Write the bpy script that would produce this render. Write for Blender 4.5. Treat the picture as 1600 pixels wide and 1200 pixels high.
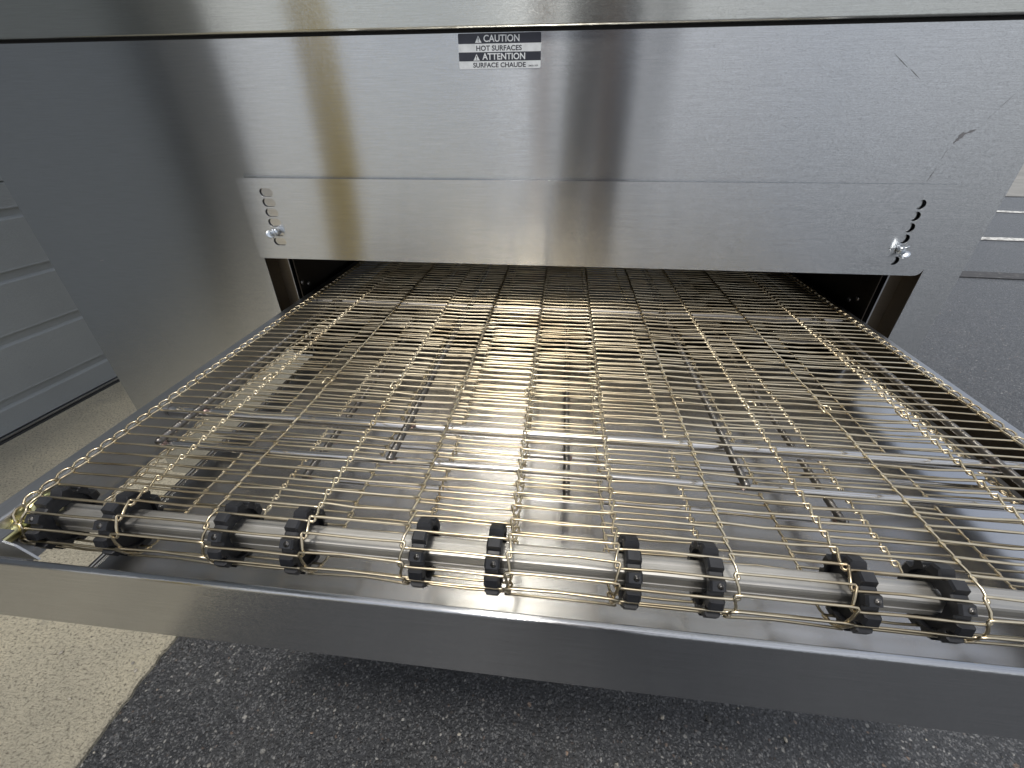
import bpy, bmesh, math, random
from mathutils import Vector, Matrix, noise
R = math.radians
rng = random.Random(7)
scene = bpy.context.scene
for o in list(bpy.data.objects):
    bpy.data.objects.remove(o)
col = scene.collection

# ------------------------------------------------------------------ camera
ZB = 0.52                                   # height of the belt above the ground
cam_d = bpy.data.cameras.new('camera')
cam_d.sensor_width = 36.0
cam_d.lens = 36.0 * 664.05 / 1600.0
cam_d.clip_start = 0.01
cam_d.clip_end = 2000
cam = bpy.data.objects.new('camera', cam_d)
col.objects.link(cam)
yaw, pitch, roll = -0.113417, 0.562782, -0.004497
fwd = Vector((math.sin(yaw) * math.cos(pitch), math.cos(yaw) * math.cos(pitch), -math.sin(pitch)))
rt = Vector((math.cos(yaw), -math.sin(yaw), 0))
up = rt.cross(fwd)
r_ = rt * math.cos(roll) + up * math.sin(roll)
u_ = up * math.cos(roll) - rt * math.sin(roll)
cam.matrix_world = Matrix(((r_.x, u_.x, -fwd.x, 0.3948), (r_.y, u_.y, -fwd.y, -0.2350),
                           (r_.z, u_.z, -fwd.z, 0.2473 + ZB), (0, 0, 0, 1)))
scene.camera = cam

# ------------------------------------------------------------------ sky, sun, exposure
SUN = Vector((-0.26, -1.00, 3.30)).normalized()
world = bpy.data.worlds.new('World')
scene.world = world
world.use_nodes = True
wn, wl = world.node_tree.nodes, world.node_tree.links
bg = wn['Background']
sky = wn.new('ShaderNodeTexSky')
sky.sky_type = 'NISHITA'
sky.sun_disc = False
sky.sun_elevation = math.asin(SUN.z)
sky.sun_rotation = math.atan2(SUN.x, SUN.y)
sky.dust_density = 2.0
tc = wn.new('ShaderNodeTexCoord')
mp = wn.new('ShaderNodeMapping')
mp.inputs['Scale'].default_value = (1.0, 1.0, 2.2)
ns = wn.new('ShaderNodeTexNoise')
ns.inputs['Scale'].default_value = 2.4
ns.inputs['Detail'].default_value = 7
ns.inputs['Roughness'].default_value = 0.58
rp = wn.new('ShaderNodeValToRGB')
rp.color_ramp.elements[0].position = 0.34
rp.color_ramp.elements[0].color = (0.25, 0.25, 0.25, 1)
rp.color_ramp.elements[1].position = 0.58
rp.color_ramp.elements[1].color = (0.95, 0.95, 0.95, 1)
mx = wn.new('ShaderNodeMix')
mx.data_type = 'RGBA'
mx.inputs[7].default_value = (7.6, 7.7, 7.9, 1)      # bright cloud deck, in the sky texture's units
wl.new(tc.outputs['Generated'], mp.inputs['Vector'])
wl.new(mp.outputs['Vector'], ns.inputs['Vector'])
wl.new(ns.outputs['Fac'], rp.inputs['Fac'])
wl.new(rp.outputs['Color'], mx.inputs[0])
wl.new(sky.outputs['Color'], mx.inputs[6])
wl.new(mx.outputs[2], bg.inputs['Color'])
bg.inputs['Strength'].default_value = 0.122

sun_d = bpy.data.lights.new('sun', 'SUN')
sun_d.energy = 2.2
sun_d.angle = R(8)
sun_d.color = (1.0, 0.95, 0.87)
sun = bpy.data.objects.new('sun', sun_d)
col.objects.link(sun)
sun.rotation_euler = SUN.to_track_quat('Z', 'Y').to_euler()
sun.location = (2, -3, 5)

scene.view_settings.view_transform = 'Standard'
scene.view_settings.look = 'None'
scene.view_settings.exposure = 0.0
scene.view_settings.gamma = 1.0
scene.view_settings.use_curve_mapping = False

# ------------------------------------------------------------------ materials
MATS = {}


class NT:
    """small helper round a material's node tree"""
    def __init__(self, name):
        self.m = bpy.data.materials.new(name)
        self.m.use_nodes = True
        self.n = self.m.node_tree.nodes
        self.l = self.m.node_tree.links
        self.b = self.n['Principled BSDF']
        MATS[name] = self.m

    def co(self, scale=(1, 1, 1), rot=(0, 0, 0), world=False):
        m = self.n.new('ShaderNodeMapping')
        m.inputs['Scale'].default_value = scale
        m.inputs['Rotation'].default_value = rot
        if world:
            g = self.n.new('ShaderNodeNewGeometry')
            self.l.new(g.outputs['Position'], m.inputs['Vector'])
        else:
            t = self.n.new('ShaderNodeTexCoord')
            self.l.new(t.outputs['Object'], m.inputs['Vector'])
        return m.outputs['Vector']

    def noise(self, vec, scale, detail=4, rough=0.55):
        t = self.n.new('ShaderNodeTexNoise')
        t.inputs['Scale'].default_value = scale
        t.inputs['Detail'].default_value = detail
        t.inputs['Roughness'].default_value = rough
        self.l.new(vec, t.inputs['Vector'])
        return t.outputs['Fac']

    def voro(self, vec, scale, feature='F1', out='Distance', rnd=1.0):
        t = self.n.new('ShaderNodeTexVoronoi')
        t.feature = feature
        t.inputs['Scale'].default_value = scale
        t.inputs['Randomness'].default_value = rnd
        self.l.new(vec, t.inputs['Vector'])
        return t.outputs[out]

    def ramp(self, fac, stops, interp='LINEAR'):
        r = self.n.new('ShaderNodeValToRGB')
        r.color_ramp.interpolation = interp
        e = r.color_ramp.elements
        while len(e) < len(stops):
            e.new(0.5)
        for i, (p, c) in enumerate(stops):
            e[i].position = p
            e[i].color = c if len(c) == 4 else (*c, 1)
        self.l.new(fac, r.inputs['Fac'])
        return r.outputs['Color']

    def mix(self, fac, a, b, mode='MIX'):
        m = self.n.new('ShaderNodeMix')
        m.data_type = 'RGBA'
        m.blend_type = mode
        for s, v in ((0, fac), (6, a), (7, b)):
            if isinstance(v, (int, float)):
                m.inputs[s].default_value = v
            elif isinstance(v, tuple):
                m.inputs[s].default_value = (*v, 1) if len(v) == 3 else v
            else:
                self.l.new(v, m.inputs[s])
        return m.outputs[2]

    def math(self, op, a, b=0.0):
        m = self.n.new('ShaderNodeMath')
        m.operation = op
        for s, v in ((0, a), (1, b)):
            if isinstance(v, (int, float)):
                m.inputs[s].default_value = v
            else:
                self.l.new(v, m.inputs[s])
        return m.outputs[0]

    def bump(self, h, strength, dist, prev=None):
        b = self.n.new('ShaderNodeBump')
        b.inputs['Strength'].default_value = strength
        b.inputs['Distance'].default_value = dist
        self.l.new(h, b.inputs['Height'])
        if prev is not None:
            self.l.new(prev, b.inputs['Normal'])
        self.l.new(b.outputs['Normal'], self.b.inputs['Normal'])
        return b.outputs['Normal']

    def set(self, name, v):
        if isinstance(v, (int, float)):
            self.b.inputs[name].default_value = v
        elif isinstance(v, tuple):
            self.b.inputs[name].default_value = (*v, 1) if len(v) == 3 else v
        else:
            self.l.new(v, self.b.inputs[name])


def steel(name, color, rough, aniso=0.0, tangent=(0, 0.6, 0.8), grain=(6, 700, 700), var=0.10, smudge=0.12, bump=0.02, tilt=0.0):
    t = NT(name)
    g = t.noise(t.co(grain, world=True), 1.0, 3, 0.6)
    c = t.ramp(g, [(0.3, tuple(x * (1 - var) for x in color)), (0.7, tuple(min(1, x * (1 + var)) for x in color))])
    t.set('Metallic', 1.0)
    t.set('Roughness', rough)
    if smudge:
        sm = t.noise(t.co((1, 1, 1), world=True), 9.0, 5, 0.6)
        c = t.mix(t.ramp(sm, [(0.35, (1, 1, 1)), (0.75, (0, 0, 0))]), c, tuple(x * (1 - smudge) for x in color))
        t.set('Roughness', t.ramp(sm, [(0.3, (rough * 0.9,) * 3), (0.7, (rough * 1.12,) * 3)]))
    t.set('Base Color', c)
    if aniso:
        t.set('Anisotropic', aniso)
        cx = t.n.new('ShaderNodeCombineXYZ')
        for i in range(3):
            cx.inputs[i].default_value = tangent[i]
        t.l.new(cx.outputs[0], t.b.inputs['Tangent'])
    if bump:
        t.bump(g, bump, 0.0005)
    if tilt:
        # the grinding marks: narrow horizontal facets, each leaning a little up or down
        pos = t.co((800, 16000, 16000), world=True)
        fl = t.n.new('ShaderNodeVectorMath')
        fl.operation = 'FLOOR'
        t.l.new(pos, fl.inputs[0])
        acc = None
        for k in range(3):
            off = t.n.new('ShaderNodeVectorMath')
            off.operation = 'ADD'
            off.inputs[1].default_value = (17.3 * k, 5.1 * k, 9.7 * k)
            t.l.new(fl.outputs[0], off.inputs[0])
            w_ = t.n.new('ShaderNodeTexWhiteNoise')
            w_.noise_dimensions = '3D'
            t.l.new(off.outputs[0], w_.inputs['Vector'])
            acc = w_.outputs['Value'] if acc is None else t.math('ADD', acc, w_.outputs['Value'])
        amt = t.math('MULTIPLY', t.math('SUBTRACT', acc, 1.5), 2.0 * tilt)
        sc = t.n.new('ShaderNodeVectorMath')
        sc.operation = 'SCALE'
        sc.inputs[0].default_value = tangent
        t.l.new(amt, sc.inputs['Scale'])
        ge = t.n.new('ShaderNodeNewGeometry')
        ad = t.n.new('ShaderNodeVectorMath')
        ad.operation = 'ADD'
        t.l.new(ge.outputs['Normal'], ad.inputs[0])
        t.l.new(sc.outputs[0], ad.inputs[1])
        nm = t.n.new('ShaderNodeVectorMath')
        nm.operation = 'NORMALIZE'
        t.l.new(ad.outputs[0], nm.inputs[0])
        t.l.new(nm.outputs[0], t.b.inputs['Normal'])
    return t


steel('brushed_steel', (0.585, 0.598, 0.612), 0.185, 1.0, grain=(25, 900, 900), var=0.06, smudge=0, bump=0.0, tilt=0.12)
steel('hood_steel', (0.585, 0.59, 0.555), 0.185, 1.0, grain=(25, 900, 900), var=0.06, smudge=0, bump=0.0, tilt=0.12)
steel('rail_steel', (0.52, 0.53, 0.545), 0.19, 0.9, grain=(20, 900, 900), var=0.10, smudge=0, bump=0.0, tilt=0.13)
steel('pan_steel', (0.57, 0.572, 0.58), 0.24, 0.3, grain=(14, 300, 300), var=0.012, smudge=0, bump=0.0)
steel('side_rail_steel', (0.52, 0.53, 0.55), 0.34, 0.6, tangent=(1, 0, 0.4), grain=(500, 5, 500))
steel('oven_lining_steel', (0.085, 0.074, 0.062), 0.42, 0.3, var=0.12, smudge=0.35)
steel('jamb_steel', (0.26, 0.225, 0.18), 0.40, 0.3, var=0.12, smudge=0.3)
steel('rod_steel', (0.30, 0.285, 0.27), 0.36, 0.0, grain=(300, 60, 300), var=0.18, smudge=0.35)
steel('tube_steel', (0.74, 0.73, 0.72), 0.20, 0.0, grain=(20, 300, 300), smudge=0.2)
steel('shaft_metal', (0.70, 0.685, 0.65), 0.50, 0.4, grain=(12, 500, 500), var=0.15, smudge=0.25, bump=0.06)
steel('screw_zinc', (0.72, 0.76, 0.80), 0.22, 0.0, grain=(300, 300, 300), var=0.06)
steel('weld_tint', (0.46, 0.34, 0.31), 0.40, 0.0, grain=(400, 400, 400), var=0.3)
t = NT('belt_wire_metal')
v = t.noise(t.co((14, 14, 14), world=True), 1.0, 4, 0.6)
c = t.ramp(v, [(0.28, (0.38, 0.30, 0.19)), (0.45, (0.59, 0.505, 0.355)), (0.6, (0.75, 0.665, 0.50)), (0.75, (0.60, 0.54, 0.43))])
t.set('Base Color', c)
t.set('Metallic', 1.0)
t.set('Roughness', 0.30)
t = NT('yellow_zinc')
v = t.noise(t.co((60, 60, 60), world=True), 1.0, 4)
t.set('Base Color', t.ramp(v, [(0.3, (0.58, 0.52, 0.20)), (0.55, (0.70, 0.66, 0.36)), (0.75, (0.45, 0.52, 0.28))]))
t.set('Metallic', 1.0)
t.set('Roughness', 0.28)
t = NT('black_plastic')
v = t.noise(t.co((40, 40, 40), world=True), 2.0, 5)
t.set('Base Color', t.ramp(v, [(0.3, (0.010, 0.011, 0.014)), (0.75, (0.026, 0.028, 0.034))]))
t.set('Roughness', t.ramp(v, [(0.3, (0.42,) * 3), (0.7, (0.58,) * 3)]))
t.bump(t.noise(t.co((1, 1, 1), world=True), 900, 2), 0.12, 0.0004)
for nm, c0, rg in (('label_white', (0.80, 0.83, 0.85), 0.5), ('label_dark', (0.035, 0.038, 0.055), 0.33),
                   ('scuff_dark', (0.20, 0.20, 0.21), 0.5), ('rubber_black', (0.015, 0.015, 0.016), 0.7)):
    t = NT(nm)
    v = t.noise(t.co((1, 1, 1), world=True), 120, 3)
    t.set('Base Color', t.ramp(v, [(0.3, tuple(x * 0.9 for x in c0)), (0.7, tuple(x * 1.08 for x in c0))]))
    t.set('Roughness', rg)

# asphalt: dark binder with pale aggregate showing through
t = NT('asphalt_surface')
w = t.co((1, 1, 1), world=True)
wob = t.n.new('ShaderNodeTexNoise')
wob.inputs['Scale'].default_value = 160
t.l.new(w, wob.inputs['Vector'])
wv = t.n.new('ShaderNodeVectorMath')
wv.operation = 'MULTIPLY_ADD'
wv.inputs[1].default_value = (0.006, 0.006, 0.006)
t.l.new(wob.outputs['Color'], wv.inputs[0])
t.l.new(w, wv.inputs[2])
wv = wv.outputs[0]
big = t.noise(w, 1.7, 5, 0.6)
mid = t.noise(w, 11.0, 4, 0.6)
cellc = t.voro(wv, 230, out='Color')
celld = t.voro(wv, 230)
sep = t.n.new('ShaderNodeSeparateColor')
t.l.new(cellc, sep.inputs[0])
stone = t.ramp(sep.outputs[0], [(0.0, (0.010, 0.011, 0.014)), (0.45, (0.026, 0.028, 0.033)), (0.75, (0.055, 0.057, 0.064)),
                                (0.94, (0.16, 0.16, 0.162)), (1.0, (0.40, 0.39, 0.37))])
warm = t.ramp(sep.outputs[1], [(0.90, (1, 1, 1)), (0.97, (1.15, 0.80, 0.60))])
stone = t.mix(1.0, stone, warm, 'MULTIPLY')
binder = t.ramp(mid, [(0.3, (0.013, 0.014, 0.017)), (0.7, (0.030, 0.031, 0.036))])
edge = t.ramp(celld, [(0.30, (1, 1, 1)), (0.62, (0, 0, 0))])
a = t.mix(edge, binder, stone)
fcol = t.voro(wv, 520, out='Color')
sep2 = t.n.new('ShaderNodeSeparateColor')
t.l.new(fcol, sep2.inputs[0])
a = t.mix(t.ramp(sep2.outputs[0], [(0.80, (0, 0, 0)), (0.90, (0.75,) * 3)]), a, (0.17, 0.172, 0.178))
bigc = t.voro(wv, 95, out='Color')
bigd = t.voro(wv, 95)
sep3 = t.n.new('ShaderNodeSeparateColor')
t.l.new(bigc, sep3.inputs[0])
pick = t.math('MULTIPLY', t.ramp(sep3.outputs[0], [(0.965, (0, 0, 0)), (0.97, (0.7,) * 3)]), t.ramp(bigd, [(0.26, (1, 1, 1)), (0.36, (0, 0, 0))]))
a = t.mix(pick, a, t.ramp(sep3.outputs[1], [(0.0, (0.16, 0.16, 0.165)), (0.5, (0.34, 0.33, 0.31)), (0.8, (0.50, 0.48, 0.44)), (0.93, (0.34, 0.20, 0.12))]))
dust = t.ramp(t.noise(w, 3.3, 6, 0.65), [(0.52, (0, 0, 0)), (0.75, (0.30,) * 3)])
a = t.mix(dust, a, (0.10, 0.096, 0.088))
t.set('Base Color', a)
t.set('Roughness', t.ramp(sep2.outputs[1], [(0.0, (0.26,) * 3), (1.0, (0.52,) * 3)]))
hh = t.math('MULTIPLY', edge, sep.outputs[2])
t.set('Specular IOR Level', 0.7)
t.set('Coat Weight', 0.22)
t.set('Coat Roughness', 0.38)
t.set('Coat Tint', (0.9, 0.95, 1.0))
n1 = t.bump(hh, 0.8, 0.005)
n2 = t.bump(t.noise(w, 260, 6, 0.75), 0.8, 0.004, n1)

# concrete apron: sandy broom finish
t = NT('concrete_surface')
w = t.co((1, 1, 1), world=True)
ang = t.co((70, 420, 300), rot=(0, 0, R(28)), world=True)
streak = t.noise(ang, 1.0, 5, 0.65)
big = t.noise(w, 4.5, 6, 0.6)
fine = t.noise(w, 210, 5, 0.72)
c = t.ramp(big, [(0.3, (0.46, 0.43, 0.345)), (0.5, (0.58, 0.535, 0.42)), (0.72, (0.69, 0.63, 0.48))])
c = t.mix(t.ramp(fine, [(0.36, (0.9,) * 3), (0.50, (0, 0, 0))]), c, (0.17, 0.152, 0.12))
c = t.mix(t.ramp(streak, [(0.54, (0, 0, 0)), (0.72, (0.6,) * 3)]), c, (0.66, 0.60, 0.47))
c = t.mix(t.ramp(t.noise(w, 14, 5, 0.7), [(0.62, (0, 0, 0)), (0.72, (0.5,) * 3)]), c, (0.25, 0.24, 0.22))
t.set('Base Color', c)
t.set('Roughness', 0.9)
n1 = t.bump(streak, 0.9, 0.006)
t.bump(fine, 0.9, 0.005, n1)

t = NT('stone_bits')
t.set('Base Color', t.ramp(t.voro(t.co((1, 1, 1), world=True), 90, out='Color'), [(0.2, (0.08, 0.08, 0.08)), (0.5, (0.22, 0.21, 0.19)), (0.8, (0.42, 0.39, 0.33))]))
t.set('Roughness', 0.8)
t = NT('walk_concrete')
w = t.co((1, 1, 1), world=True)
t.set('Base Color', t.ramp(t.noise(w, 1.6, 7, 0.7), [(0.3, (0.17, 0.17, 0.165)), (0.7, (0.29, 0.285, 0.27))]))
t.set('Roughness', 0.85)
t.bump(t.noise(w, 120, 4), 0.6, 0.004)
t = NT('line_paint')
w = t.co((1, 1, 1), world=True)
wear = t.ramp(t.noise(w, 26, 6, 0.75), [(0.36, (0, 0, 0)), (0.56, (0.95,) * 3)])
t.set('Base Color', t.mix(wear, (0.05, 0.05, 0.053), (0.74, 0.74, 0.71)))
t.set('Roughness', 0.7)
t.bump(t.noise(w, 300, 4), 0.5, 0.002)
t = NT('worn_line_paint')
w = t.co((1, 1, 1), world=True)
wear = t.ramp(t.noise(w, 34, 6, 0.8), [(0.56, (0, 0, 0)), (0.72, (0.45,) * 3)])
t.set('Base Color', t.mix(wear, (0.045, 0.045, 0.048), (0.55, 0.54, 0.50)))
t.set('Roughness', 0.7)
t.bump(t.noise(w, 300, 4), 0.5, 0.002)

t = NT('door_paint')
w = t.co((1, 1, 1))
st = t.noise(t.co((1, 60, 200), world=True), 2.2, 4, 0.6)
t.set('Base Color', t.ramp(t.noise(t.co((1, 1, 1), world=True), 3, 4), [(0.3, (0.30, 0.325, 0.345)), (0.7, (0.345, 0.372, 0.392))]))
t.set('Roughness', 0.42)
t.bump(st, 0.5, 0.004)
t = NT('block_wall_paint')
w = t.co((1, 1, 1), world=True)
t.set('Base Color', t.ramp(t.noise(w, 3, 6), [(0.3, (0.21, 0.215, 0.215)), (0.7, (0.28, 0.285, 0.28))]))
t.set('Roughness', 0.85)
t.bump(t.noise(w, 160, 4), 0.5, 0.004)
t = NT('roof_membrane')
t.set('Base Color', t.ramp(t.noise(t.co((1, 1, 1), world=True), 5), [(0.3, (0.2, 0.2, 0.2)), (0.7, (0.3, 0.3, 0.29))]))
t.set('Roughness', 0.9)
t = NT('bollard_yellow')
w = t.co((1, 1, 1), world=True)
t.set('Base Color', t.ramp(t.noise(w, 14, 6, 0.7), [(0.28, (0.70, 0.50, 0.14)), (0.42, (0.94, 0.68, 0.18)), (0.75, (0.95, 0.72, 0.22))]))
t.set('Roughness', 0.45)
for nm, c0, rg in (('dark_cloth', (0.11, 0.11, 0.125), 0.9), ('grey_cloth', (0.15, 0.15, 0.16), 0.9), ('skin', (0.46, 0.28, 0.20), 0.55),
                   ('hair', (0.03, 0.02, 0.014), 0.6), ('phone_glass', (0.01, 0.01, 0.012), 0.15), ('shoe_leather', (0.03, 0.026, 0.022), 0.6)):
    t = NT(nm)
    t.set('Base Color', t.ramp(t.noise(t.co((1, 1, 1), world=True), 60, 4), [(0.3, tuple(x * 0.8 for x in c0)), (0.7, tuple(x * 1.2 for x in c0))]))
    t.set('Roughness', rg)


# ------------------------------------------------------------------ helpers
WLOC = {}


def mesh(name, verts, faces, smooth=False, recalc=True):
    me = bpy.data.meshes.new(name)
    me.from_pydata([tuple(v) for v in verts], [], faces)
    if recalc:
        b = bmesh.new()
        b.from_mesh(me)
        bmesh.ops.recalc_face_normals(b, faces=b.faces)
        b.to_mesh(me)
        b.free()
    if smooth:
        me.polygons.foreach_set('use_smooth', [True] * len(me.polygons))
    me.update()
    return me


def place(name, me, mat, parent=None, loc=None):
    """link a mesh as an object; with no loc the mesh is in world coordinates and gets its origin at its centre"""
    if loc is None:
        xs = [v.co for v in me.vertices]
        lo = Vector((min(v.x for v in xs), min(v.y for v in xs), min(v.z for v in xs)))
        hi = Vector((max(v.x for v in xs), max(v.y for v in xs), max(v.z for v in xs)))
        c = Vector(((lo.x + hi.x) / 2, (lo.y + hi.y) / 2, lo.z))
        me.transform(Matrix.Translation(-c))
        loc = c
    loc = Vector(loc)
    o = bpy.data.objects.new(name, me)
    if mat and not me.materials:
        me.materials.append(MATS[mat])
    col.objects.link(o)
    WLOC[o] = loc
    if parent is not None:
        o.parent = parent
        o.location = loc - WLOC[parent]
    else:
        o.location = loc
    return o


def empty(name, loc, label, cat, group=None):
    o = bpy.data.objects.new(name, None)
    o.empty_display_size = 0.1
    col.objects.link(o)
    o.location = loc
    WLOC[o] = Vector(loc)
    tag(o, label, cat, group)
    return o


def tag(o, label, cat, group=None):
    o['label'] = label
    o['category'] = cat
    if group:
        o['group'] = group


def struct(o):
    o['kind'] = 'structure'
    return o


def box(lo, hi, bevel=0.0, seg=2):
    b = bmesh.new()
    bmesh.ops.create_cube(b, size=1)
    for v in b.verts:
        v.co = Vector(((lo[i] + hi[i]) / 2 + v.co[i] * (hi[i] - lo[i]) for i in range(3)))
    if bevel:
        bmesh.ops.bevel(b, geom=b.edges[:], offset=bevel, segments=seg, affect='EDGES', profile=0.5)
    me = bpy.data.meshes.new('box')
    b.to_mesh(me)
    b.free()
    return me


def tube(pts, rad, sides=8, caps=True, closed=False):
    """verts, faces of a round tube along a polyline (parallel-transported frame)"""
    pts = [Vector(p) for p in pts]
    rads = rad if isinstance(rad, (list, tuple)) else [rad] * len(pts)
    V, F = [], []
    tg = []
    for i in range(len(pts)):
        a = pts[max(0, i - 1)]
        b = pts[min(len(pts) - 1, i + 1)]
        tg.append((b - a).normalized())
    n = tg[0].orthogonal().normalized()
    for i, p in enumerate(pts):
        n = (n - tg[i] * n.dot(tg[i])).normalized()
        bi = tg[i].cross(n)
        for k in range(sides):
            a = 2 * math.pi * k / sides
            V.append(p + (n * math.cos(a) + bi * math.sin(a)) * rads[i])
    for i in range(len(pts) - 1):
        for k in range(sides):
            k2 = (k + 1) % sides
            F.append((i * sides + k, i * sides + k2, (i + 1) * sides + k2, (i + 1) * sides + k))
    if caps:
        F.append(tuple(range(sides))[::-1])
        F.append(tuple(range((len(pts) - 1) * sides, len(pts) * sides)))
    return V, F


def join(parts):
    V, F = [], []
    for v, f in parts:
        o = len(V)
        V += list(v)
        F += [tuple(i + o for i in q) for q in f]
    return V, F


def prism_x(profile, x0, x1):
    """closed (y,z) profile extruded along x"""
    n = len(profile)
    V = [(x0, y, z) for y, z in profile] + [(x1, y, z) for y, z in profile]
    F = [(i, (i + 1) % n, n + (i + 1) % n, n + i) for i in range(n)]
    F += [tuple(range(n)), tuple(range(n, 2 * n))]
    return V, F


def prism_y(profile, y0, y1):
    n = len(profile)
    V = [(x, y0, z) for x, z in profile] + [(x, y1, z) for x, z in profile]
    F = [(i, (i + 1) % n, n + (i + 1) % n, n + i) for i in range(n)]
    F += [tuple(range(n)), tuple(range(n, 2 * n))]
    return V, F


def sheet_profile(path, th):
    """thicken an open 2-D polyline into a closed outline (sheet metal of thickness th)"""
    L, Rr = [], []
    P = [Vector(p) for p in path]
    for i, p in enumerate(P):
        a = (P[i] - P[i - 1]).normalized() if i else None
        b = (P[i + 1] - P[i]).normalized() if i < len(P) - 1 else None
        if a is None:
            nrm = Vector((-b.y, b.x))
        elif b is None:
            nrm = Vector((-a.y, a.x))
        else:
            n1, n2 = Vector((-a.y, a.x)), Vector((-b.y, b.x))
            m = (n1 + n2).normalized()
            nrm = m / max(0.35, m.dot(n1))
        L.append(p)
        Rr.append(p + nrm * th)
    return [tuple(q) for q in L] + [tuple(q) for q in reversed(Rr)]


def fillet(path, rad, n=4):
    out = [path[0]]
    P = [Vector(p) for p in path]
    for i in range(1, len(P) - 1):
        a, b, c = P[i - 1], P[i], P[i + 1]
        r = min(rad, (b - a).length * 0.49, (c - b).length * 0.49)
        p0 = b + (a - b).normalized() * r
        p1 = b + (c - b).normalized() * r
        for k in range(n + 1):
            q = k / n
            out.append(tuple(p0 * (1 - q) ** 2 + b * 2 * q * (1 - q) + p1 * q * q))
    out.append(path[-1])
    return out


def rrect(x0, x1, z0, z1, r, n=5):
    if isinstance(r, (int, float)):
        r = (r,) * 4
    out = []
    for cx, cz, a0, rr in ((x0, z0, 180, r[0]), (x1, z0, 270, r[1]), (x1, z1, 0, r[2]), (x0, z1, 90, r[3])):
        sx = cx + (rr if cx == x0 else -rr)
        sz = cz + (rr if cz == z0 else -rr)
        if rr <= 0:
            out.append((cx, cz))
            continue
        for k in range(n + 1):
            a = R(a0 + 90 * k / n)
            out.append((sx + rr * math.cos(a), sz + rr * math.sin(a)))
    return out


def plate_xz(outer, holes, y0, y1):
    """vertical plate (normal along y) with real openings"""
    cu = bpy.data.curves.new('plate', 'CURVE')
    cu.dimensions = '2D'
    cu.fill_mode = 'BOTH'
    cu.extrude = abs(y1 - y0) / 2
    for loop in [outer] + holes:
        s = cu.splines.new('POLY')
        s.points.add(len(loop) - 1)
        for i, (x, z) in enumerate(loop):
            s.points[i].co = (x, z, 0, 1)
        s.use_cyclic_u = True
    ob = bpy.data.objects.new('plate', cu)
    me = bpy.data.meshes.new_from_object(ob)
    bpy.data.objects.remove(ob)
    ym = (y0 + y1) / 2
    for v in me.vertices:
        x, z, d = v.co
        v.co = (x, ym + d, z)
    b = bmesh.new()
    b.from_mesh(me)
    bmesh.ops.remove_doubles(b, verts=b.verts, dist=1e-6)
    bmesh.ops.recalc_face_normals(b, faces=b.faces)
    b.to_mesh(me)
    b.free()
    me.materials.clear()
    return me


def text_mesh(body, x0, x1, z0, z1, y, thick=0.00005, bold=0.012):
    """lettering fitted into the rectangle x0..x1, z0..z1 on a plane facing -y"""
    cu = bpy.data.curves.new('text', 'FONT')
    cu.body = body
    cu.size = 1.0
    cu.extrude = 0.02
    cu.offset = bold
    cu.resolution_u = 4
    ob = bpy.data.objects.new('text', cu)
    me = bpy.data.meshes.new_from_object(ob)
    bpy.data.objects.remove(ob)
    xs = [v.co.x for v in me.vertices]
    ys = [v.co.y for v in me.vertices]
    ax, bx_, ay, by = min(xs), max(xs), min(ys), max(ys)
    for v in me.vertices:
        px, py, pz = v.co
        v.co = (x0 + (px - ax) / (bx_ - ax) * (x1 - x0), y - (pz + 0.02) / 0.04 * thick, z0 + (py - ay) / (by - ay) * (z1 - z0))
    me.materials.clear()
    return me


# ------------------------------------------------------------------ ground

GA = place('asphalt', mesh('asphalt', [(-300, -300, -0.008), (300, -300, -0.008), (300, 300, -0.008), (-300, 300, -0.008)], [(0, 1, 2, 3)], recalc=False),
           'asphalt_surface', None, (0, 0, 0))
struct(GA)
# concrete apron in front of the door; its edge against the asphalt is a little ragged
edge_pts = []
y = -6.0
while y < 9.0:
    j = 0.007 * noise.noise(Vector((y * 7.0, 3.1, 0))) + 0.006 * noise.noise(Vector((y * 31.0, 9.7, 0))) + 0.004 * noise.noise(Vector((y * 90.0, 1.7, 0)))
    edge_pts.append((-0.240 + j, y))
    y += 0.012 if -0.4 < y < 0.6 else 0.15
V, F = [], []
for (x, y) in edge_pts:
    V += [(-2.6, y, 0.0), (x - 0.004, y, 0.0), (x, y, -0.003), (x + 0.002, y, -0.02)]
for i in range(len(edge_pts) - 1):
    for k in range(3):
        F.append((i * 4 + k, i * 4 + k + 1, i * 4 + 5 + k, i * 4 + 4 + k))
struct(place('concrete_apron', mesh('concrete_apron', V, F), 'concrete_surface', None, (0, 0, 0)))


def ground_strip(name, quad, mat, z):
    return struct(place(name, mesh(name, [(x, y, z) for x, y in quad], [(0, 1, 2, 3)]), mat))


def line(p, q, wdt):
    p, q = Vector(p), Vector(q)
    d = (q - p).normalized()
    n = Vector((-d.y, d.x)) * wdt / 2
    return [tuple(p - n), tuple(q - n), tuple(q + n), tuple(p + n)]


ground_strip('parking_line', line((2.2, 3.42), (7.4, 3.06), 0.095), 'line_paint', -0.004)
ground_strip('parking_line', line((3.0, 4.80), (8.5, 3.55), 0.10), 'line_paint', -0.004)
ground_strip('parking_line', line((1.4, 2.50), (6.4, 2.20), 0.12), 'worn_line_paint', -0.004)
ground_strip('concrete_walk', [(3.0, 5.55), (40, 3.2), (40, 14), (3.0, 16)], 'walk_concrete', -0.003)

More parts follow.
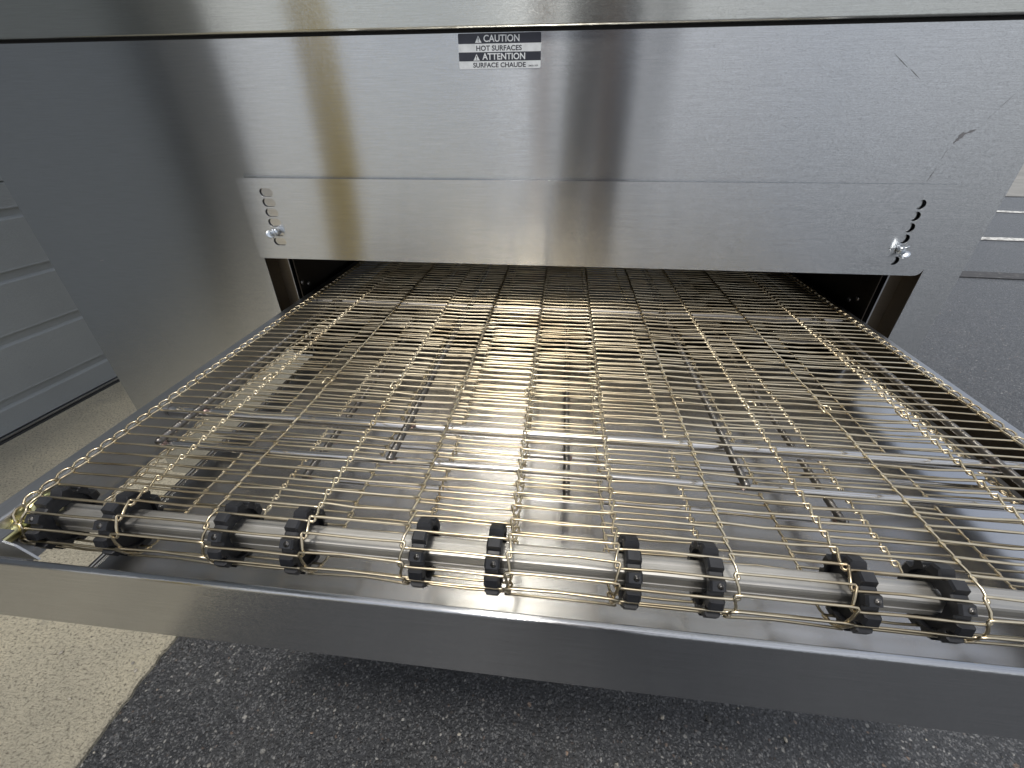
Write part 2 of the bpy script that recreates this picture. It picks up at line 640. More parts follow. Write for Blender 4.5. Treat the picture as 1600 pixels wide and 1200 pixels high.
parts = []
for k in range(420):
    x, y = rng.uniform(-0.22, 2.4), rng.uniform(-0.30, 0.55)
    if k % 6 == 0:
        x = rng.uniform(-1.0, -0.2)
    r0 = 0.0010 + 0.0030 * rng.random() ** 3
    zz = 0.0 if x < -0.25 else -0.008
    b = bmesh.new()
    bmesh.ops.create_icosphere(b, subdivisions=1, radius=1)
    sx, sy, sz, ra = rng.uniform(0.7, 1.3), rng.uniform(0.7, 1.3), rng.uniform(0.4, 0.8), rng.uniform(0, 6.28)
    V = []
    for q in b.verts:
        c_ = q.co * (1 + 0.3 * noise.noise(q.co * 1.7 + Vector((k * 3.1, 0, 0))))
        V.append((x + r0 * (c_.x * sx * math.cos(ra) - c_.y * sy * math.sin(ra)), y + r0 * (c_.x * sx * math.sin(ra) + c_.y * sy * math.cos(ra)), zz + r0 * sz * (0.7 + c_.z)))
    parts.append((V, [tuple(v.index for v in f.verts) for f in b.faces]))
    b.free()
gv, gf = join(parts)
gs = place('loose_gravel', mesh('loose_gravel', gv, gf), 'stone_bits')
gs['kind'] = 'stuff'
tag(gs, 'scattered tiny pale stones lying on the asphalt and concrete', 'gravel')

# ------------------------------------------------------------------ warehouse with its sectional door
ddir = Vector((math.cos(R(84.77)), math.sin(R(84.77)), 0))       # along the wall, away from the camera
dn = Vector((ddir.y, -ddir.x, 0))                                # out of the wall, towards the oven
D0 = Vector((-1.1284, 0.5147, 0))


def wallpt(s, out, z):
    return D0 + ddir * s + dn * out + Vector((0, 0, z))


def wall_prism(profile, s0, s1):
    """(out, z) profile run along the wall from s0 to s1"""
    n = len(profile)
    V = [wallpt(s0, o, z) for o, z in profile] + [wallpt(s1, o, z) for o, z in profile]
    F = [(i, (i + 1) % n, n + (i + 1) % n, n + i) for i in range(n)]
    F += [tuple(range(n)), tuple(range(n, 2 * n))]
    return mesh('wall_prism', V, F)


S0, S1 = -1.36, 2.65                                             # door jambs
S2 = -1.72
bld = empty('warehouse', wallpt(0, -3, 0), 'grey masonry warehouse with a ribbed sectional door beside the oven', 'building')


def wall_box(s0, s1, o0, o1, z0, z1):
    return wall_prism([(o0, z0), (o1, z0), (o1, z1), (o0, z1)], s0, s1)


wl_ = place('wall', wall_box(S1, 9.0, -6.0, 0.10, -0.05, 3.6), 'block_wall_paint', bld)
place('wall', wall_box(S2, S0, -6.0, 0.10, -0.05, 3.6), 'block_wall_paint', bld)
place('wall', wall_box(S0, S1, -6.0, 0.10, 3.08, 3.6), 'block_wall_paint', bld)
place('roof', wall_box(S2 - 0.02, 9.1, -6.1, 0.12, 3.6, 3.76), 'roof_membrane', bld)
door = place('garage_door', wall_box(S0 - 0.05, S1 + 0.05, -0.07, -0.045, 0.0, 3.1), 'door_paint', bld)
SEC = 0.6106


def section_profile(z0):
    p = [(-0.040, z0 + 0.0012), (0.0, z0 + 0.0012)]
    for a, b in ((0.076, 0.0985), (0.230, 0.254), (0.384, 0.408), (0.535, 0.557)):
        k = z0 - 0.011
        # upper lip of the lower strip catches the light, the groove floor steps back, the upper strip overhangs a little
        p += [(0.0, k + a - 0.004), (-0.0012, k + a - 0.0015), (-0.0058, k + a + 0.0022), (-0.0066, k + a + 0.004), (-0.0062, k + b - 0.002), (-0.0050, k + b), (0.0006, k + b + 0.0012), (0.0006, k + b + 0.004), (0.0, k + b + 0.006)]
    p += [(0.0, z0 + SEC - 0.004), (-0.004, z0 + SEC - 0.0012), (-0.040, z0 + SEC - 0.0012)]
    return p


for i in range(5):
    place('door_section', wall_prism(section_profile(0.014 + i * SEC), S0, S1), 'door_paint', door)
place('bottom_rail', wall_prism([(-0.03, 0.004), (0.004, 0.004), (0.006, 0.008), (0.006, 0.012), (-0.03, 0.012)], S0, S1), 'side_rail_steel', door)
place('bottom_seal', wall_prism([(-0.03, -0.004), (0.010, -0.004), (0.012, 0.000), (0.008, 0.0038), (-0.03, 0.0038)], S0, S1), 'rubber_black', door)

# ------------------------------------------------------------------ the conveyor oven
oven = empty('conveyor_oven', (0.235, 0.90, 0), 'large stainless steel conveyor oven with a wire belt running out under a visor', 'conveyor oven')
D = 0.3944
XL, XR = -0.4646, 0.9351
YB = D + 1.0
z = lambda v: v + ZB

# body shell
fp = plate_xz(rrect(XL, XR, z(-0.445), z(0.3295), 0.002, 2), [rrect(-0.072, 0.887, z(-0.115), z(0.072), 0.003, 2)], D, D + 0.0016)
place('front_panel', fp, 'brushed_steel', oven)
place('side_panel', box((XL, D + 0.0018, z(-0.445)), (XL + 0.0016, YB, z(0.3295))), 'brushed_steel', oven)
place('side_panel', box((XR - 0.0016, D + 0.0018, z(-0.445)), (XR, YB, z(0.3295))), 'brushed_steel', oven)
bp = plate_xz(rrect(XL, XR, z(-0.445), z(0.3295), 0.002, 2), [rrect(-0.072, 0.887, z(-0.115), z(0.072), 0.003, 2)], YB + 0.0002, YB + 0.0018)
place('back_panel', bp, 'brushed_steel', oven)
place('bottom_panel', box((XL + 0.002, D + 0.003, z(-0.448)), (XR - 0.002, YB - 0.001, z(-0.4455))), 'brushed_steel', oven)
# hood standing a little proud of the front panel, with a rolled lower edge
hp = [(D + 0.012, z(0.3335))] + [(D - 0.0045 + 0.0024 * (1 - math.sin(R(a))), z(0.3335) + 0.0024 * (1 - math.cos(R(a)))) for a in (0, 20, 40, 60, 75, 90)]
hp += [(D - 0.0045, z(1.22)), (YB + 0.006, z(1.22)), (YB + 0.006, z(0.3335))]
v_, f_ = prism_x(hp, XL - 0.004, XR + 0.004)
place('hood', mesh('hood', v_, f_), 'hood_steel', oven)
place('hood_gasket', box((XL + 0.01, D + 0.004, z(0.3296)), (XR - 0.01, YB - 0.01, z(0.3334))), 'rubber_black', oven)
for fx in (XL + 0.10, XR - 0.10):
    for fy in (D + 0.10, YB - 0.10):
        prof = [(0.020, 0.074), (0.020, 0.030), (0.016, 0.026), (0.016, 0.018), (0.030, 0.012), (0.032, 0.0)]
        V, F = [], []
        n = 16
        for rr, zz in prof:
            V += [(fx + rr * math.cos(2 * math.pi * k / n), fy + rr * math.sin(2 * math.pi * k / n), zz) for k in range(n)]
        for i in range(len(prof) - 1):
            F += [(i * n + k, i * n + (k + 1) % n, (i + 1) * n + (k + 1) % n, (i + 1) * n + k) for k in range(n)]
        F += [tuple(range(n)), tuple(range((len(prof) - 1) * n, len(prof) * n))]
        place('foot', mesh('foot', V, F, True), 'shaft_metal', oven)

# baking chamber lining
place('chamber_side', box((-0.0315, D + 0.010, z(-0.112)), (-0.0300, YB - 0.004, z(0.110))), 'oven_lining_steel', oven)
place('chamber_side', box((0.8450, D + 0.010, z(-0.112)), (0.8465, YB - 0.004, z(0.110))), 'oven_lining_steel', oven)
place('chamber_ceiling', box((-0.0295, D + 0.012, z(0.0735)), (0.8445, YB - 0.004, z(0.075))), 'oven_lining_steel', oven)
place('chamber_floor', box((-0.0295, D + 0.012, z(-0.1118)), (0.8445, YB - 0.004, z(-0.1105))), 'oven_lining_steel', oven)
for s, xa, xb in ((1, -0.076, -0.0375), (-1, 0.8525, 0.890)):
    j = place('jamb', box((xa, D + 0.030, z(-0.112)), (xb, D + 0.0315, z(0.075))), 'jamb_steel', oven)
    xe = xb if s == 1 else xa
    place('jamb_flange', box((xe + s * 0.0002, D + 0.006, z(-0.112)), (xe + s * 0.0016, D + 0.0315, z(0.075)), 0.0003, 1), 'side_rail_steel', j)
    xo = -0.0722 if s == 1 else 0.8872
    place('jamb_return', box((xo - s * 0.0014, D + 0.0018, z(-0.112)), (xo, D + 0.0298, z(0.0715))), 'jamb_steel', j)
for sx, yy, zz in ((-0.0300, 0.4112, 0.0143), (-0.0300, 0.4280, 0.0064), (0.8450, 0.43, 0.012), (0.8450, 0.447, 0.004)):
    sgn = 1 if sx < 0.4 else -1
    v_, f_ = tube([(sx, yy, z(zz)), (sx + sgn * 0.0012, yy, z(zz)), (sx + sgn * 0.0022, yy, z(zz))], [0.0036, 0.0034, 0.0018], 10)
    place('chamber_screw', mesh('chamber_screw', v_, f_, True), 'rod_steel', oven)

# ---- visor with slots and thumb screws
slots = []
LZ = (0.1555, 0.1418, 0.1280, 0.1142, 0.1004, 0.0866)
for zz in LZ:
    slots.append(rrect(-0.0405, -0.0205, z(zz) - 0.0056, z(zz) + 0.0056, 0.0055, 5))
RZ = (0.1510, 0.1370, 0.1230, 0.1090, 0.0950, 0.0805)
for zz in RZ:
    slots.append(rrect(0.8365, 0.8480, z(zz) - 0.0057, z(zz) + 0.0057, 0.0056, 5))
vp = plate_xz(rrect(-0.0714, 0.8838, z(0.0609), z(0.1741), (0.004, 0.010, 0.003, 0.003)), slots, D - 0.0036, D - 0.0028)
visor = place('visor', vp, 'brushed_steel', oven)


def thumb_screw(x, zz, ang, spread):
    """wing screw: threaded shank, collar and two rounded wings"""
    root_c = Vector((x, D - 0.0038, z(zz)))
    v_, f_ = tube([(x, D - 0.0002, z(zz)), (x, D - 0.0038, z(zz)), (x, D - 0.0040, z(zz)), (x, D - 0.0059, z(zz)), (x, D - 0.0084, z(zz)), (x, D - 0.0099, z(zz))],
                  [0.0026, 0.0026, 0.0056, 0.0054, 0.0042, 0.002], 14)
    o = place('thumb_screw', mesh('thumb_screw', v_, f_, True), 'screw_zinc', visor)
    for sgn in (-1, 1):
        b = bmesh.new()
        bmesh.ops.create_uvsphere(b, u_segments=14, v_segments=8, radius=1.0)
        for q in b.verts:
            a, c, e = q.co
            q.co = Vector((a * 0.0018, c * 0.0060, e * 0.0064))
        m = Matrix.Translation(root_c) @ Matrix.Rotation(ang, 4, 'Y') @ Matrix.Translation(Vector((sgn * 0.0042, -0.0086, 0))) @ Matrix.Rotation(sgn * spread, 4, 'Z')
        b.transform(m)
        me = bpy.data.meshes.new('wing')
        b.to_mesh(me)
        b.free()
        me.polygons.foreach_set('use_smooth', [True] * len(me.polygons))
        place('wing', me, 'screw_zinc', o)


visor.rotation_euler = (0, 0, 0.006)
visor.location.y -= 0.0029
WLOC[visor] = WLOC[visor].copy()
place('slot_backing', box((-0.058, D - 0.0010, z(0.076)), (-0.004, D - 0.0004, z(0.166)), 0.0002, 1), 'tube_steel', visor)
thumb_screw(-0.0335, LZ[4], R(-25), R(30))
thumb_screw(0.8425, RZ[4], R(62), R(32))

# ---- caution label
LX0, LX1, LZ0, LZ1 = 0.2610, 0.3590, z(0.2955), z(0.3290)
ly = D - 0.0003
lab = place('caution_label', plate_xz(rrect(LX0, LX1, LZ0, LZ1, 0.0015, 4), [], D - 0.0002, ly), 'label_white', oven)
lab['label'] = 'black and white caution sticker about hot surfaces in two languages'
LW, LH = LX1 - LX0, LZ1 - LZ0


def lr(a, b, c, d):                          # label fractions -> x0,x1,z0,z1 (fractions from the top)
    return LX0 + a * LW, LX0 + b * LW, LZ1 - d * LH, LZ1 - c * LH


for a, b, r4 in ((0.0, 0.288, (0, 0, 0.0015, 0.0015)), (0.525, 0.778, (0, 0, 0, 0))):
    x0, x1, z0, z1 = lr(0.0, 1.0, a, b)
    place('dark_band', plate_xz(rrect(x0, x1, z0, z1, r4, 4), [], ly - 0.00006, ly - 0.00002), 'label_dark', lab)
for body, f4, mt, lift in (('CAUTION', (0.310, 0.742, 0.048, 0.245), 'label_white', 0.00008), ('HOT SURFACES', (0.218, 0.770, 0.340, 0.490), 'label_dark', 0.00002),
                           ('ATTENTION', (0.288, 0.812, 0.555, 0.745), 'label_white', 0.00008), ('SURFACE CHAUDE', (0.172, 0.820, 0.822, 0.965), 'label_dark', 0.00002),
                           ('2802135P', (0.852, 0.970, 0.905, 0.952), 'label_dark', 0.00002)):
    x0, x1, z0, z1 = lr(*f4)
    place('lettering', text_mesh(body, x0, x1, z0, z1, ly - lift, bold=0.022 if len(body) > 8 else 0.016), mt, lab)
for f4 in ((0.205, 0.285, 0.065, 0.262), (0.178, 0.258, 0.575, 0.762)):
    x0, x1, z0, z1 = lr(*f4)
    xm = (x0 + x1) / 2
    tri = place('warning_triangle', plate_xz([(x0, z0), (x1, z0), (xm, z1)], [], ly - 0.00012, ly - 0.00008), 'label_white', lab)
    h = z1 - z0
    place('exclamation_mark', plate_xz([(xm - 0.0003, z0 + 0.30 * h), (xm + 0.0003, z0 + 0.30 * h), (xm + 0.0006, z0 + 0.72 * h), (xm - 0.0006, z0 + 0.72 * h)], [],
                                       ly - 0.00016, ly - 0.00013), 'label_dark', tri)
    place('exclamation_dot', plate_xz(rrect(xm - 0.0005, xm + 0.0005, z0 + 0.10 * h, z0 + 0.22 * h, 0.0003, 3), [], ly - 0.00016, ly - 0.00013), 'label_dark', tri)


# ---- scuffs and scratches on the front sheet
def scuff(pts, wd, yy):
    V, F = [], []
    r2 = random.Random(int(pts[0][0] * 1e4))
    P = [Vector(p) for p in pts]
    n = 14
    for i in range(n + 1):
        q = i / n * (len(P) - 1)
        k = min(int(q), len(P) - 2)
        p = P[k].lerp(P[k + 1], q - k)
        d = (P[k + 1] - P[k]).normalized()
        nr = Vector((-d.y, d.x))
        h = wd * (0.25 + r2.random()) * math.sin(math.pi * (0.08 + 0.84 * i / n))
        V += [(p.x + nr.x * h / 2, yy, z(p.y) + nr.y * h / 2), (p.x - nr.x * h / 2, yy, z(p.y) - nr.y * h / 2)]
    F = [(2 * i, 2 * i + 1, 2 * i + 3, 2 * i + 2) for i in range(n)]
    place('scuff_mark', mesh('scuff_mark', V, F), 'scuff_dark', oven)


for pts, wd in (([(0.7475, 0.3026), (0.765, 0.291)], 0.0009), ([(0.768, 0.290), (0.7814, 0.2812)], 0.0006), ([(0.8480, 0.2180), (0.8540, 0.2270), (0.8655, 0.2320)], 0.0050),
                ([(0.8389, 0.1760), (0.8425, 0.1930)], 0.0008), ([(0.8425, 0.1980), (0.8455, 0.2130)], 0.0005), ([(0.869, 0.237), (0.888, 0.268)], 0.0004),
                ([(-0.3680, 0.045), (-0.3600, 0.047)], 0.0016), ([(-0.327, -0.085), (-0.312, -0.112)], 0.0006)):
    scuff(pts, wd, D - 0.0002)
scuff([(0.7405, 0.1155), (0.7412, 0.095)], 0.0008, D - 0.0038)
scuff([(0.7413, 0.092), (0.7418, 0.0764)], 0.0004, D - 0.0038)

# ---- conveyor frame: two side rails, end rail, crumb pan
YR = -0.0933
YE = YB + 0.40
W = 0.813
zt = -0.003
lp = fillet([(-0.0225, z(-0.060)), (-0.0225, z(zt)), (-0.0045, z(zt)), (-0.0045, z(-0.043)), (-0.0100, z(-0.043))], 0.0022, 3)
v_, f_ = prism_y(sheet_profile(lp, -0.0012), YR + 0.012, YE)
place('side_rail', mesh('side_rail', v_, f_), 'side_rail_steel', oven)
rp_ = fillet([(W + 0.0185, z(-0.060)), (W + 0.0185, z(zt)), (W + 0.0055, z(zt)), (W + 0.0055, z(-0.043)), (W + 0.0110, z(-0.043))], 0.0022, 3)
v_, f_ = prism_y(sheet_profile(rp_, 0.0012), YR + 0.012, YE)
place('side_rail', mesh('side_rail', v_, f_), 'side_rail_steel', oven)
for xa, xb in ((W + 0.0046, W + 0.0052),):  # added dark strip: stands in for the dark reflection in the rail's inner wall
    place('rail_dark_strip', box((xa, YR + 0.030, z(-0.0425)), (xb, YB - 0.02, z(-0.0075))), 'oven_lining_steel', oven)
er = fillet([(YR + 0.008, z(-0.0882)), (YR, z(-0.0882)), (YR, z(-0.0122)), (YR + 0.0050, z(-0.0122)), (YR + 0.0050, z(-0.0180))], 0.0024, 6)
v_, f_ = prism_x(sheet_profile(er, -0.0014), -0.0600, W + 0.0600)
place('end_rail', mesh('end_rail', v_, f_), 'rail_steel', oven)
# crumb pan: a shallow tray whose left edge is turned up into a narrow bright lip
PZ = -0.0845
v_, f_ = prism_y([(0.0010, z(PZ)), (0.8840, z(PZ)), (0.8840, z(PZ - 0.001)), (0.0010, z(PZ - 0.001))], YR + 0.010, D - 0.004)
pan = place('crumb_pan', mesh('crumb_pan', v_, f_), 'pan_steel', oven)
for a, b_ in ((0.0008, 0.0072), (0.8778, 0.8842)):
    v_, f_ = prism_y([(a, z(PZ + 0.0004)), (a + 0.0008, z(PZ + 0.0018)), (a + 0.0026, z(PZ + 0.0016)), (a + 0.0034, z(PZ + 0.0009)), (a + 0.0042, z(PZ + 0.0016)), (b_ - 0.0006, z(PZ + 0.0014)), (b_, z(PZ + 0.0002))],
                     YR + 0.011, D - 0.005)
    place('pan_lip', mesh('pan_lip', v_, f_), 'tube_steel', pan)
# little bent tab in the near corner
tb = [(-0.022, z(-0.0045)), (0.016, z(-0.0045)), (0.024, z(-0.008)), (0.034, z(-0.022)), (-0.022, z(-0.022))]
v_, f_ = prism_y(tb, YR + 0.0105, YR + 0.0120)
tabm = place('corner_tab', mesh('corner_tab', v_, f_), 'side_rail_steel', oven)
v_, f_ = prism_x([(YR + 0.0105, z(-0.0043)), (YR + 0.0200, z(-0.0043)), (YR + 0.0200, z(-0.0033)), (YR + 0.0105, z(-0.0033))], -0.022, 0.015)
place('tab_flange', mesh('tab_flange', v_, f_), 'side_rail_steel', tabm)

# ---- belt supports: lengthwise rods on cross tubes, an upper frame and a lower one
def xtube(name, x0, x1, yy, zz, r, mat, par):
    v_, f_ = tube([(x0, yy, z(zz)), (x0 + 0.002, yy, z(zz)), (x1 - 0.002, yy, z(zz)), (x1, yy, z(zz))], r, 14)
    return place(name, mesh(name, v_, f_, True), mat, par)


def weld(x, yy, zz, par):
    b = bmesh.new()
    bmesh.ops.create_icosphere(b, subdivisions=2, radius=1.0)
    for q in b.verts:
        k = 1 + 0.25 * noise.noise(q.co * 2.3 + Vector((x * 91, yy * 77, 0)))
        q.co = Vector((x + q.co.x * 0.0038 * k, yy + q.co.y * 0.0035 * k, z(zz) + q.co.z * 0.0030 * k))
    me = bpy.data.meshes.new('weld')
    b.to_mesh(me)
    b.free()
    me.polygons.foreach_set('use_smooth', [True] * len(me.polygons))
    place('weld', me, 'weld_tint', par)


RU, RL = 0.0034, 0.0034
ZU, ZL = -0.0054, -0.0514
xtube('cross_tube', -0.0035, W + 0.0045, 0.0872, ZU - RU - 0.0058, 0.0058, 'tube_steel', oven)
xtube('cross_tube', 0.030, 0.783, 0.0350, ZU - RU - 0.0033, 0.0034, 'tube_steel', oven)
xtube('cross_tube', -0.0035, W + 0.0045, 0.402, ZU - RU - 0.0058, 0.0058, 'rod_steel', oven)
xtube('cross_tube', 0.0, W, 0.1055, ZL - RL - 0.0030, 0.0031, 'tube_steel', oven)
xtube('cross_tube', 0.150, 0.660, 0.0490, ZL - RL - 0.0031, 0.0032, 'tube_steel', oven)
xtube('cross_tube', 0.0, W, 0.42, ZL - RL - 0.0031, 0.0032, 'rod_steel', oven)
for x in (0.0365, 0.2570, 0.5540, 0.7765):
    v_, f_ = tube([(x, 0.028, z(ZU)), (x, 0.030, z(ZU)), (x, 0.9, z(ZU))], [0.0024, RU, RU], 12)
    rd = place('support_rod', mesh('support_rod', v_, f_, True), 'rod_steel', oven)
    weld(x + 0.0025, 0.0840, ZU - 0.0045, rd)
    weld(x, 0.0325, ZU - 0.0030, rd)
for x in (0.1585, 0.4130, 0.6510):
    v_, f_ = tube([(x, 0.042, z(ZL)), (x, 0.044, z(ZL)), (x, 0.9, z(ZL))], [0.0024, RL, RL], 12)
    rd = place('support_rod', mesh('support_rod', v_, f_, True), 'rod_steel', oven)
    weld(x + 0.0025, 0.1030, ZL - 0.0035, rd)
    weld(x, 0.0465, ZL - 0.0025, rd)

# ---- drive shaft: square bar with rounded corners and a shallow groove on two faces
P = 0.0128                                   # belt pitch
RP = 11 * P / (2 * math.pi)                  # pitch radius of an 11-tooth sprocket
YC, ZC = -0.0445, -RP
S_OFF = 0.0012
hb = 0.0079
prof = []
for q in range(4):
    a = math.pi / 2 * q
    base = []
    base += [(hb, -hb + 0.0022), (hb, -0.0020), (hb - 0.0005, -0.0015), (hb - 0.0005, 0.0015), (hb, 0.0020), (hb, hb - 0.0022), (hb - 0.0006, hb - 0.0006)]
    for a0, b0 in base:
        prof.append((YC + a0 * math.cos(a) - b0 * math.sin(a), z(ZC) + a0 * math.sin(a) + b0 * math.cos(a)))
v_, f_ = prism_x(prof, -0.0030, W + 0.0040)
shaft = place('drive_shaft', mesh('drive_shaft', v_, f_), 'shaft_metal', oven)


# ---- sprockets
def sprocket_mesh():
    V, F = [], []
    rings = []
    RV, RT = RP - 0.0018, RP + 0.0026
    N = 11
    prof_ang = [(-0.5, 0), (-0.36, 0), (-0.22, 1), (0.22, 1), (0.36, 0)]     # valley centred on a wire, tooth between wires
    def outline(sc_v, sc_t):
        out = []
        for k in range(N):
            for f, tt in prof_ang:
                a = (k + 0.5 + f) * 2 * math.pi / N + S_OFF / RP * 0
                rr = (RT if tt else RV)
                rr = rr - (sc_t if tt else sc_v)
                out.append((a, rr))
        return out
    hw = 0.0051
    spec = [(-hw + 0.0036, 0.0178, None), (-hw, 0.0182, None), (-hw, 0, (0.0008, 0.0016)), (-hw + 0.0012, 0, (0, 0)), (hw - 0.0012, 0, (0, 0)), (hw, 0, (0.0008, 0.0016)),
            (hw, 0.0182, None), (hw - 0.0036, 0.0178, None), (hw - 0.0038, 0.0160, None), (hw - 0.0038, 0.0090, None), (-hw + 0.0038, 0.0090, None), (-hw + 0.0038, 0.0160, None)]
    M = N * len(prof_ang)
    base = outline(0, 0)
    for x, rr, sc in spec:
        ol = outline(*sc) if sc else [(a, rr) for a, _ in base]
        rings.append(len(V))
        for a, r2 in ol:
            V.append((x, -r2 * math.sin(a), r2 * math.cos(a)))
    for i in range(len(spec)):
        a0, b0 = rings[i], rings[(i + 1) % len(spec)]
        for k in range(M):
            k2 = (k + 1) % M
            F.append((a0 + k, a0 + k2, b0 + k2, b0 + k))
    return mesh('sprocket', V, F)


# rotate so that valleys line up with the wires on the wrap
spm = sprocket_mesh()
spm.transform(Matrix.Rotation(-S_OFF / RP, 4, 'X') @ Matrix.Identity(4))
v_, f_ = tube([(0, 0, 0), (0, 0, 0.0010), (0, 0, 0.0011), (0, 0, 0.0004)], [0.0020, 0.0020, 0.0013, 0.0011], 12)
scm = mesh('set_screw', v_, f_, True)
CW = W / 11
SPX = [0.0135, 0.0700, 0.1605, 0.2150, 0.3085, 0.3610, 0.4545, 0.5065, 0.5990, 0.6515, 0.7450, 0.7990]
for x in SPX:
    o = place('sprocket', spm, 'black_plastic', oven, (x, YC, z(ZC)))
    a = R(46)
    s = place('set_screw', scm, 'rod_steel', o, (x + 0.001, YC - (RP + 0.0020) * math.sin(a), z(ZC) + (RP + 0.0020) * math.cos(a)))
    s.rotation_euler = (a, 0, 0)

# ---- bearing bracket and tension bolt at the near left corner, and its twin on the right
for side in (0, 1):
    f = (lambda x: x) if side == 0 else (lambda x: W + 0.001 - x)
    n = 20
    prof = [(f(-0.0042), 0.011), (f(-0.0042), 0.0175), (f(-0.0030), 0.0190), (f(0.0020), 0.0185), (f(0.0035), 0.0140), (f(0.0050), 0.0128), (f(0.0050), 0.011)]
    V, F = [], []
    for x, rr in prof:
        for k in range(n):
            a = 2 * math.pi * k / n
            V.append((x, YC + rr * math.cos(a), z(ZC) + rr * math.sin(a)))
    for i in range(len(prof)):
        i2 = (i + 1) % len(prof)
        F += [(i * n + k, i * n + (k + 1) % n, i2 * n + (k + 1) % n, i2 * n + k) for k in range(n)]
    br = place('shaft_bearing', mesh('shaft_bearing', V, F, True), 'yellow_zinc', oven)
    pts, rad = [], []
    yy = YC - 0.010
    k = 0
    while yy > YR + 0.013:
        pts.append((f(-0.0005), yy, z(-0.0150)))
        rad.append(0.0052 if k % 2 else 0.0045)
        yy -= 0.0007
        k += 1
    v_, f_ = tube(pts, rad, 14)
    place('tension_bolt', mesh('tension_bolt', v_, f_, True), 'yellow_zinc', br)
    v_, f_ = tube([(f(-0.0005), YC - 0.0115, z(-0.0150)), (f(-0.0005), YC - 0.0175, z(-0.0150))], 0.0085, 6)
    place('lock_nut', mesh('lock_nut', v_, f_), 'yellow_zinc', br)

# ---- wire belt ------------------------------------------------------------
WR = 0.00100
COLX = [0, 0.0810, 0.1510, 0.2260, 0.2980, 0.3715, 0.4440, 0.5185, 0.5890, 0.6640, 0.7360, W]
DL, EE, HH = 0.0017, 0.0018, 0.00080


def belt_map(s, h):
    """distance along the belt (0 at the shaft, growing into the oven) -> y, z"""
    if s >= 0:
        return YC + s, h
    th = -s / RP
    if th <= math.pi:
        return YC - (RP + h) * math.sin(th), -RP + (RP + h) * math.cos(th)
    q = -s - math.pi * RP
    return YC + q, -2 * RP - h


def strand(seed):
    """one belt strand as (x, ds, h): rows -P in even spaces and 0 in odd spaces, interlocking links at the columns"""
    r2 = random.Random(seed)
    j = lambda a: r2.uniform(-a, a)
    pts = []
    # left edge ring
    pts += [(0.0004, -P + 0.0012, -0.0006), (-0.0016, -P + 0.0040, 0.0), (-0.0036, -0.0050, 0.0006), (-0.0030, -0.0008, 0.0009), (0.0004, EE + 0.0004, 0.0010),
            (0.0044, EE - 0.0002, 0.0008), (0.0056, -0.0014, 0.0005), (0.0040, -0.0060, 0.0), (0.0018, -P + 0.0008, -0.0007), (0.0060, -P - EE, -0.0006)]
    for k in range(11):
        even = k % 2 == 0
        yrow = (-P - EE) if even else EE
        xm = COLX[k] + (COLX[k + 1] - COLX[k]) * (0.5 + j(0.15))
        pts.append((xm, yrow + j(0.0009), -0.0002 + j(0.0007)))
        if k == 10:
            break
        c = COLX[k + 1] + j(0.0005)
        hk = 0.0007
        if even:      # arriving on the near row (low), leaving on the far row (high); odd column
            seq = [(c - 0.0045, -P - EE, -HH * 0.6), (c + DL - hk, -P - EE - 0.0001, -HH), (c + DL, -P - EE + 0.0009, -HH),
                   (c + DL * 0.3, -P * 0.5, 0.0), (c - DL, EE - 0.0012, HH), (c - DL + hk, EE - 0.0001, HH), (c + 0.0045, EE, HH * 0.6)]
        else:
            seq = [(c - 0.0045, EE, HH * 0.6), (c + DL - hk, EE - 0.0001, HH), (c + DL, EE - 0.0012, HH),
                   (c - DL * 0.3, -P * 0.5, 0.0), (c - DL, -P - EE + 0.0009, -HH), (c - DL + hk, -P - EE - 0.0001, -HH), (c + 0.0045, -P - EE, -HH * 0.6)]
        pts += seq
    m = [(W - x, y, h) for x, y, h in pts[:10]]
    pts += m[::-1]
    return pts


def strand_mesh(seed, s=None):
    L = []
    for x, ds, h in strand(seed):
        if s is None:
            L.append((x, ds, h))
        else:
            yy, zz = belt_map(s + ds, h)
            L.append((x, yy, zz + ZB))
    v_, f_ = tube(L, WR, 6)
    return mesh('belt_wire', v_, f_, True, recalc=False)


variants = [strand_mesh(100 + i) for i in range(6)]
NF = 66
far = []
for n in range(NF, 148):
    y0 = YC + S_OFF + n * P
    L = [(x, y0 + ds, z(h)) for x, ds, h in strand(5)][::1]
    far.append(tube([L[i] for i in range(0, len(L)) if i % 2 == 0 or i in (0, len(L) - 1)], WR, 3))
fv, ff = join(far)
belt = place('wire_belt', mesh('wire_belt', fv, ff, False, recalc=False), 'belt_wire_metal', oven)
belt['kind'] = 'stuff'
for n in range(1, NF):                        # top run
    s = S_OFF + n * P
    o = place('belt_wire', variants[n % 6] if n != 11 else variants[2], 'belt_wire_metal', belt,
              (rng.uniform(-0.0003, 0.0003), YC + s + rng.uniform(-0.0006, 0.0006), z(rng.uniform(-0.0002, 0.0003))))
    o.rotation_euler = (0, 0, rng.uniform(-0.0006, 0.0006))
nwrap = 0
for n in range(-6, 1):                        # round the sprockets
    s = S_OFF + n * P
    o = place('belt_wire', strand_mesh(300 + n, s), 'belt_wire_metal', belt)
s_end = S_OFF - 6 * P
for m in range(1, 64):                        # return run
    s = s_end - m * P
    yy, zz = belt_map(s, 0)
    sag = -0.0004 - 0.0004 * math.sin(m * 0.9)
    o = place('belt_wire', variants[(m * 5 + 2) % 6], 'belt_wire_metal', belt, (rng.uniform(-0.0006, 0.0006), yy + rng.uniform(-0.0006, 0.0006), z(zz + sag)))
    o.rotation_euler = (math.pi, 0, rng.uniform(-0.0010, 0.0010))
